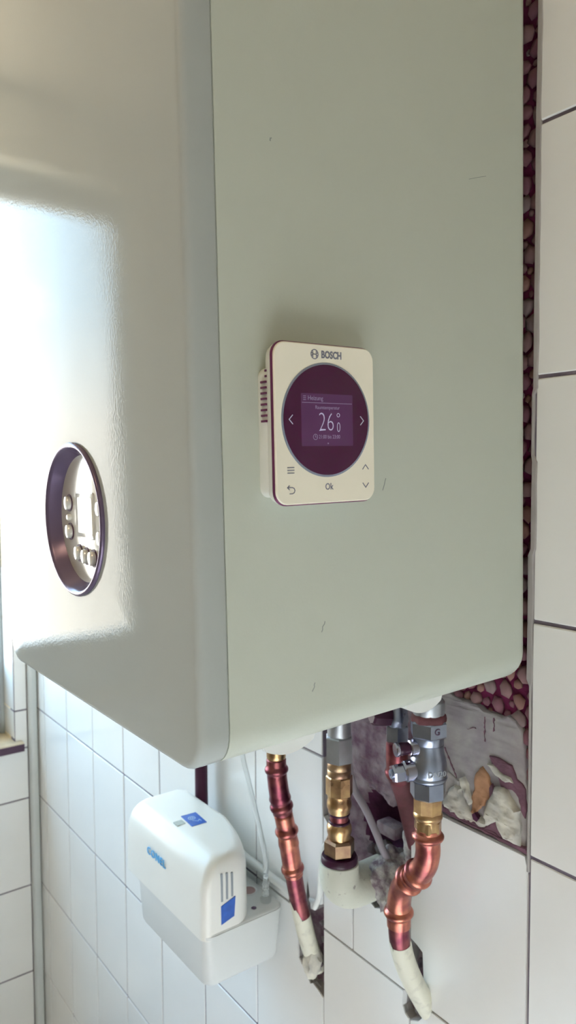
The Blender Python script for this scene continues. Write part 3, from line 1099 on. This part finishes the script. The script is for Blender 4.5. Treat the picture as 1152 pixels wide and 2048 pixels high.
lv = []
z0 = .8485
for zz, ins, fr in ((.8485, .0012, .0012), (.8495, 0, 0), (.905, .0008, .001)):
    lv.append((cover_plan(ins, fr), zz))
for k in range(1, 11):
    a = math.pi / 2 * k / 10
    rt, rf = .043, .030
    zz = .905 + rt * math.sin(a)
    ins = .0008 + .016 * (1 - math.cos(a)) ** 1.6
    lv.append((cover_plan(ins, .001 + rf * (1 - math.cos(a))), zz))
bm = bmesh.new()
stack(bm, lv, idm)
cover = child(finish('cover', bm, M['pump'], sharp=50))
ZERO = Matrix()

XA, YA, ZA = Vector((1, 0, 0)), Vector((0, 1, 0)), Vector((0, 0, 1))


def sub(o, p):
    o.parent = p
    o.matrix_parent_inverse = p.matrix_parent_inverse @ Matrix() if False else Matrix()
    return o


bmp = text('brand_lettering', 'CONEL', .0150, M['blue_light'], cover, (-.4965, fy - .0004, .9060), .98, 'CENTER', .0006, axes=(XA, ZA, -YA), space=1.2)
# moulded mark on the shoulder
# labels on the top
lm = lambda u, v, d: (u, v, d)
ztop = .9480


def quad_label(name, c, w_, h_, rot, m, z, parent):
    bm = bmesh.new()
    ca, sa = math.cos(rot), math.sin(rot)
    ol = [(c[0] + x * ca - y * sa, c[1] + x * sa + y * ca) for x, y in rr(w_, h_, .0008, 2)]
    stack(bm, [(ol, z - .001), (ol, z + .0005)], idm)
    return finish(name, bm, m, parent)


lab = quad_label('blue_label', (-.4855, -.0800), .036, .023, R(-4), M['blue'], ztop, cover)
mf = lambda x, y, d: (-.4855 + x, -.0800 + y, d)
strokes('label_emblem', [circ(-.004, -.001, .0048, 20), circ(-.004, -.001, .0022, 14), [(.003, -.004), (.009, .002), (.005, .006), (.011, .006)]], .0010, M['label_print'], cover, ztop + .0005, .0002, mf)
lab2 = quad_label('grey_label', (-.4880, -.1010), .013, .013, R(0), M['grey_label'], ztop, cover)

# vents and blue label on the end
for k, (y, z0_, z1_) in enumerate(((-.1060, .9000, .9300), (-.0985, .9010, .9290), (-.0910, .9020, .9270))):
    bm = bmesh.new()
    bm_box(bm, cx1 - .004, cx1 + .0003, y - .0014, y + .0014, z0_ - .006, z1_, bev=.0004, seg=1)
    finish('vent_slot', bm, M['vent'], cover)
bm = bmesh.new()
ol = [(-.1075, .8650), (-.0885, .8700), (-.0865, .8950), (-.1075, .8885)]
stack(bm, [(ol, cx1 - .001), (ol, cx1 + .0004)], lambda u, v, d: (d, u, v))
finish('blue_label', bm, M['blue'], cover)
for o_ in cover.children:
    o_.matrix_parent_inverse = Matrix()

# deck fittings
bm = bmesh.new()
lathe(bm, [(.0125, .8572), (.0125, .8584), (.0115, .8588), (.0100, .8582), (.0095, .8576)], 28, lambda x, y, z: (-.4235 + x, -.0310 + y, z))
finish('inlet_ring', bm, M['tank'], tank)
bm = bmesh.new()
lathe(bm, [(.0096, .8570), (.0096, .8579)], 24, lambda x, y, z: (-.4235 + x, -.0310 + y, z))
finish('inlet_plug', bm, mat('inlet_brown', (.42, .28, .27), .6, var=.1), tank)
bm = bmesh.new()
lathe(bm, [(.0075, .8570), (.0075, .8615), (.0060, .8630), (.0042, .8640), (.0042, .8700), (.0050, .8710), (.0050, .8730), (.0042, .8740), (.0042, .8790), (.0050, .8800), (.0050, .8820), (.0038, .8850),
           (.0030, .8950)], 20, lambda x, y, z: (-.3890 + x, -.0260 + y, z))
finish('outlet_spigot', bm, M['clear'], tank)
for x, y in ((-.3800, -.1000), (-.3850, -.0480), (-.4100, -.0560)):
    bm = bmesh.new()
    lathe(bm, [(.0034, .8570), (.0034, .8580), (.0026, .8584), (.0012, .8579)], 16, lambda a, b, z, x=x, y=y: (x + a, y + b, z))
    finish('screw', bm, M['screw'], tank)

# hoses and cables
hose = tube('drain_hose', [(-.5680, -.0195, .8590), (-.5690, -.0195, .930), (-.5690, -.0195, 1.00), (-.556, -.026, 1.07), (-.470, -.080, 1.15), (-.375, -.11, 1.20), (-.335, -.12, 1.265)], .0098, M['rubber'], seg=20)
tag(hose, 'black rubber drain hose between boiler underside and the white pump', 'hose')
ct = tube('clear_tube', [(-.3890, -.0260, .890), (-.3865, -.0275, .915), (-.392, -.030, .945), (-.410, -.030, .985), (-.424, -.030, 1.015), (-.437, -.030, 1.045), (-.452, -.028, 1.10), (-.462, -.024, 1.20), (-.465, -.02, 1.40)],
          .0034, M['clear'])
tag(ct, 'thin clear plastic tube rising from the pump outlet along the tiles', 'tube')
cond = tube('wall_conduit', [(-.60, -.0062, .8835), (-.49, -.0062, .8795), (-.41, -.0062, .8775), (-.352, -.0062, .8765)], .0058, M['cable_white'], seg=16)
tag(cond, 'white plastic conduit fixed along the tiles behind the pump', 'conduit')
cw = tube('white_cable', [(-.222, -.0345, 1.0170), (-.2319, -.0420, 1.0100), (-.2471, -.0400, .9955), (-.2610, -.0340, .9709), (-.2689, -.0300, .9416), (-.2746, -.0270, .9181), (-.2887, -.0220, .8964),
                          (-.2990, -.0130, .8880), (-.3080, -.0035, .8840), (-.3250, .0010, .8790), (-.3310, .0060, .8770)], .0033, M['cable_white'])
tag(cw, 'white cable curling from the gas pipe into the slit in the tiles', 'cable')
cg = tube('grey_cable', [(-.2270, -.0300, 1.128), (-.2220, -.0280, 1.112), (-.2137, -.0260, 1.0745), (-.1967, -.0220, 1.0520), (-.1835, -.0180, 1.0280), (-.1785, -.0120, 1.0085), (-.1800, .004, .985)], .0042, M['cable_grey'])
tag(cg, 'grey cable hanging over the hole behind the gas pipe', 'cable')

# ================================================================== copper flow pipe
def part(name, bm, m, root, sharp=38):
    o = finish(name, bm, m, root, sharp=sharp)
    o.matrix_parent_inverse = Matrix.Translation(-Vector(root.location))
    return o


def hex_part(name, r_, z0, z1, c, m, root, rot=0., seg=6, ch=.0012):
    bm = bmesh.new()
    lathe(bm, [(r_ - ch, z0), (r_, z0 + ch), (r_, z1 - ch), (r_ - ch, z1)], seg, lambda x, y, z: (c[0] + x, c[1] + y, z), rot=rot)
    return part(name, bm, m, root, sharp=25)


def turn(name, prof, c, m, root, seg=32, sharp=38):
    bm = bmesh.new()
    lathe(bm, prof, seg, lambda x, y, z: (c[0] + x, c[1] + y, z))
    return part(name, bm, m, root, sharp)


LX = -.3200
fp = empty('flow_pipe', (LX, 0, .80))
tag(fp, 'copper heating pipe with press couplings bending into broken tile beside the pump', 'pipe')
P1 = Path([(LX - .001, -.0560, 1.262), (LX - .001, -.0560, 1.12), (LX - .001, -.0560, 1.075), (LX, -.0545, 1.048), (LX, -.0490, 1.018), (LX, -.0420, .988), (LX, -.0345, .945), (LX, -.0270, .905), (LX, -.0185, .868),
           (LX, -.0075, .828), (LX, .010, .785)], 8)
S = P1.s_of_z


def fit(name, m, root, path, st, seg=28):
    bm = bmesh.new()
    sweep(bm, path, st, seg=seg)
    return part(name, bm, m, root)


fit('copper_tube', M['copper_dark'], fp, P1, [(0.0, .0108), (S(.83), .0108)])
fit('brass_stub', M['brass'], fp, P1, [(S(1.16), .0118), (S(1.082), .0118), (S(1.080), .0108)])
fit('press_coupling', M['copper_dark'], fp, P1,
    [(S(1.080), .0112), (S(1.079), .0122)] + bead(S(1.0665), .010, .0122, .0024) + [(S(1.060), .0122), (S(1.034), .0126), (S(1.030), .0138), (S(1.027), .0130)] + bead(S(1.0190), .010, .0124, .0022) + [(S(1.011), .0124), (S(1.010), .0112)])
fit('press_coupling', M['copper'], fp, P1,
    [(S(1.009), .0110), (S(1.008), .0118), (S(.994), .0118)] + bead(S(.9855), .011, .0120, .0026) + [(S(.977), .0122), (S(.968), .0130), (S(.964), .0122), (S(.945), .0120)] + bead(S(.9345), .010, .0120, .0025)
    + [(S(.926), .0120), (S(.925), .0110)])
rj = random.Random(3)
J1 = [rj.uniform(-.004, .004) for _ in range(28)]
bm = bmesh.new()
# the paint starts higher on one flank than on the other
sweep(bm, P1, [(S(.872), .01125), (S(.79), .01145)], seg=28, jag=lambda i: J1[i] - .024 * math.cos(2 * math.pi * i / 28 - 2.5))
part('painted_end', bm, M['oldpaint'], fp)
bm = bmesh.new()
bmesh.ops.create_icosphere(bm, subdivisions=3, radius=1)
for v in bm.verts:
    k = 1 + .35 * noise.noise(v.co * 2.1)
    v.co = Vector((LX + .004, -.004, .803)) + Vector((v.co.x * .0115, v.co.y * .012, v.co.z * .020)) * k
part('plaster_collar', bm, M['filler'], fp)

# ================================================================== gas pipe
GX, GY = -.2040, -.0550
gp = empty('gas_pipe', (GX, GY, .95))
tag(gp, 'brass and steel gas pipe ending in a plastered round stub', 'pipe')
gc = (GX, GY)
turn('steel_sleeve', [(.0125, 1.14), (.0130, 1.145), (.0130, 1.255)], gc, M['steel'], gp)
hex_part('steel_nut', .0160, 1.1135, 1.142, gc, M['steel'], gp, rot=.35)
turn('brass_thread', [(.0128, 1.0975), (.0132, 1.0985), (.0132, 1.104), (.0125, 1.105), (.0132, 1.106), (.0132, 1.112), (.0122, 1.114)], gc, M['brass_dark'], gp)
hex_part('brass_nut', .0148, 1.0760, 1.0980, gc, M['brass'], gp, rot=.2, seg=8)
turn('brass_bead_ring', [(.0115, 1.0560), (.0120, 1.0570), (.0122, 1.0600), (.0134, 1.0620), (.0138, 1.0655), (.0134, 1.0690), (.0126, 1.0710), (.0130, 1.0765)], gc, M['brass'], gp)
turn('dark_groove', [(.0104, 1.0440), (.0104, 1.0570)], gc, M['copper_dark'], gp)
turn('black_seal', [(.0112, 1.0535), (.0119, 1.0545), (.0119, 1.0560), (.0112, 1.0570)], gc, M['black'], gp)
turn('black_seal', [(.0112, 1.0440), (.0119, 1.0450), (.0119, 1.0465), (.0112, 1.0475)], gc, M['black'], gp)
turn('brass_bead_ring', [(.0120, 1.0240), (.0124, 1.0310), (.0134, 1.0345), (.0138, 1.0380), (.0134, 1.0415), (.0120, 1.0440), (.0112, 1.0450)], gc, M['brass'], gp)
hex_part('brass_nut', .0172, 1.0085, 1.0270, gc, M['brass_dark'], gp, rot=.1, ch=.0025)
turn('black_gasket', [(.0195, .9990), (.0203, 1.0005), (.0203, 1.0060), (.0190, 1.0085)], gc, M['black'], gp)
PG = Path([(GX, GY, 1.001), (GX, GY, .985), (GX, GY + .004, .974), (GX, GY + .016, .966), (GX, GY + .035, .964), (GX, .015, .964)], 8)
fit('plastered_stub', M['stub'], gp, PG, [(0, .0205), (.0008, .0216), (.02, .0220), (PG.len, .0220)], seg=36)

# ================================================================== cold water valve behind
VX, VY = -.1200, -.0500
cv = empty('cold_water_pipe', (VX, VY, .95))
tag(cv, 'small chrome valve with black handle on a dull copper pipe behind the larger valve', 'valve')
vc = (VX, VY)
turn('valve_body', [(.0098, 1.168), (.0104, 1.170), (.0104, 1.178), (.0112, 1.180), (.0112, 1.186), (.0104, 1.188), (.0104, 1.205), (.0098, 1.207), (.0098, 1.255)], vc, M['chrome'], cv)
hex_part('valve_nut', .0122, 1.160, 1.1765, vc, M['chrome'], cv, rot=.3)
PC = Path([(VX, VY, 1.165), (VX, VY, 1.140), (VX - .003, VY + .006, 1.118), (VX - .014, VY + .026, 1.088), (VX - .026, VY + .046, 1.055), (VX - .032, VY + .062, 1.02)], 8)
sc_ = PC.s_of_z
fit('copper_tube', M['washer'], cv, PC, [(0, .0100), (PC.len, .0098)])
fit('press_coupling', M['copper_dark'], cv, PC, [(sc_(1.158), .0102), (sc_(1.157), .0112), (sc_(1.134), .0114)] + bead(sc_(1.127), .009, .0114, .002) + [(sc_(1.119), .0112), (sc_(1.118), .0100)])
bm = bmesh.new()
hd = Vector((-.35, -.93, .12))
f_ = along(Vector((VX, VY, 1.1850)) + hd.normalized() * .008, hd)
lathe(bm, [(.0085, .0), (.0105, .001), (.0108, .010), (.0098, .018), (.0080, .020)], 8, f_)
part('black_handle', bm, M['black'], cv, sharp=25)

# ================================================================== return pipe with large valve
RX, RY = -.0735, -.0550
rp_ = empty('return_pipe', (RX, RY, .85))
tag(rp_, 'large chrome valve with side ports above copper S-bend and old painted pipe', 'pipe')
rc = (RX, RY)
turn('steel_collar', [(.0148, 1.2005), (.0152, 1.2015), (.0152, 1.2130), (.0146, 1.2140), (.0110, 1.2145), (.0110, 1.252)], rc, M['steel'], rp_, sharp=30)
turn('fibre_washer', [(.0150, 1.1930), (.0168, 1.1940), (.0172, 1.1970), (.0165, 1.2005), (.0150, 1.2020)], rc, M['washer'], rp_, seg=9)
hex_part('valve_top_nut', .0182, 1.1795, 1.1950, rc, M['chrome'], rp_, rot=R(20), seg=6, ch=.0016)
vb = turn('valve_body', [(.0142, 1.1375), (.0178, 1.1385), (.0182, 1.1400), (.0178, 1.1412), (.0170, 1.1418), (.0172, 1.1430), (.0178, 1.1450), (.0176, 1.1530), (.0168, 1.1580), (.0158, 1.1610), (.0148, 1.1650),
                         (.0146, 1.1720), (.0143, 1.1722), (.0146, 1.1726), (.0146, 1.1800)], rc, M['chrome'], rp_)
hex_part('valve_bottom_nut', .0172, 1.1205, 1.1380, rc, M['chrome'], rp_, rot=R(8), seg=7, ch=.0014)
# side ports
for name, zc, d, prof, seg, m in (
        ('gauge_port', 1.1700, (-.40, -.91, -.05), [(.0080, .008), (.0084, .0125), (.0084, .0185), (.0074, .0195), (.0050, .0200)], 24, M['chrome_bright']),
        ('drain_port', 1.1490, (-.40, -.91, -.10), [(.0096, .010), (.0100, .0155), (.0100, .0235), (.0090, .0245), (.0082, .0255)], 24, M['chrome_bright'])):
    bm = bmesh.new()
    lathe(bm, prof, seg, along((RX, RY, zc), d))
    part(name, bm, m, rp_)
bm = bmesh.new()
f_ = along((RX, RY, 1.1700), (-.40, -.91, -.05))
lathe(bm, [(.0055, .0195), (.0058, .0240), (.0062, .0270), (.0055, .0300), (.0035, .0320), (.0010, .0325)], 20, f_)
part('gauge_knob', bm, M['black'], rp_)
bm = bmesh.new()
lathe(bm, [(.0062, .0300), (.0068, .0310), (.0068, .0330), (.0060, .0338)], 20, f_)
part('knob_ring', bm, M['chrome_bright'], rp_)
bm = bmesh.new()
f_ = along((RX, RY, 1.1490), (-.40, -.91, -.10))
lathe(bm, [(.0084, .0250), (.0092, .0262), (.0092, .0345), (.0082, .0365)], 6, f_, rot=.4)
cap = part('drain_cap', bm, M['chrome_bright'], rp_, sharp=20)
bm = bmesh.new()
lathe(bm, [(.0044, .0360), (.0046, .0378), (.0040, .0386), (.0018, .0386), (.0016, .0372)], 18, f_)
part('cap_screw', bm, M['chrome'], rp_)
# stamped letters
fwd = (Vector((CAM.x, CAM.y, 0)) - Vector((RX, RY, 0))).normalized()
rgt = Vector((-fwd.y, fwd.x, 0))


def stamp(name, s, size, z, ang, rad, m):
    a = Matrix.Rotation(ang, 3, 'Z')
    f2, r2 = a @ fwd, a @ rgt
    p = Vector((RX, RY, z)) + f2 * rad
    o = text(name, s, size, m, rp_, p, 1., 'CENTER', .0003, axes=(r2, ZA, f2), bold=.0001)
    o.matrix_parent_inverse = Matrix.Translation(-Vector(rp_.location))
    return o


stamp('stamped_letter', 'G', .0085, 1.1874, R(31), .0162, M['screw'])
stamp('stamped_lettering', 'DN20', .0075, 1.1480, R(28), .0176, M['steel'])
# brass adapter
hex_part('brass_nut', .0140, 1.1050, 1.1205, rc, M['brass'], rp_, rot=.25, seg=8)
turn('brass_bead_ring', [(.0120, 1.0880), (.0124, 1.0990), (.0136, 1.1000), (.0142, 1.1025), (.0136, 1.1050), (.0128, 1.1062)], rc, M['brass'], rp_)
hex_part('brass_hexagon', .0132, 1.0865, 1.0985, rc, M['brass'], rp_, rot=.1, seg=7)
# copper S-bend
P2 = Path([(RX, RY, 1.094), (RX, RY, 1.076), (RX, RY, 1.064), (RX - .0040, RY, 1.0500), (RX - .0150, RY + .0005, 1.0360), (RX - .0290, RY + .0020, 1.0225), (RX - .0385, RY + .0035, 1.0090), (RX - .0435, RY + .0050, .9930),
           (RX - .0445, RY + .0060, .9760), (RX - .0450, RY + .0075, .9560), (RX - .0470, RY + .0160, .9280), (RX - .0510, RY + .0330, .8950), (RX - .0555, RY + .0560, .8580), (RX - .0570, RY + .0680, .8400)], 8)
Z2 = P2.s_of_z
fit('copper_elbow', M['copper'], rp_, P2, [(Z2(1.090), .0116), (Z2(1.089), .0124)] + bead(Z2(1.0815), .0085, .0124, .0030) + [(Z2(1.0745), .0120), (Z2(1.060), .0119), (Z2(1.0455), .0119), (Z2(1.043), .0124)]
    + bead(Z2(1.0385), .0085, .0122, .0028) + [(Z2(1.0330), .0122), (Z2(1.0325), .0112)])
fit('copper_tube', M['copper_dark'], rp_, P2, [(Z2(1.092), .0109), (Z2(.90), .0109)])
fit('copper_elbow', M['copper'], rp_, P2, [(Z2(1.0310), .0112), (Z2(1.0305), .0122)] + bead(Z2(1.0255), .0085, .0122, .0028) + [(Z2(1.0200), .0122), (Z2(1.015), .0119), (Z2(1.003), .0119), (Z2(.9895), .0121)]
    + bead(Z2(.9830), .0095, .0122, .0030) + [(Z2(.9770), .0124), (Z2(.9680), .0120), (Z2(.9675), .0110)])
J2 = [rj.uniform(-.0035, .0035) for _ in range(28)]
bm = bmesh.new()
sweep(bm, P2, [(Z2(.952), .01125), (Z2(.841), .01140)], seg=28, jag=lambda i: J2[i] * 1.3 + .006 * math.cos(2 * math.pi * i / 28 - .92))
part('painted_end', bm, M['oldpaint'], rp_)
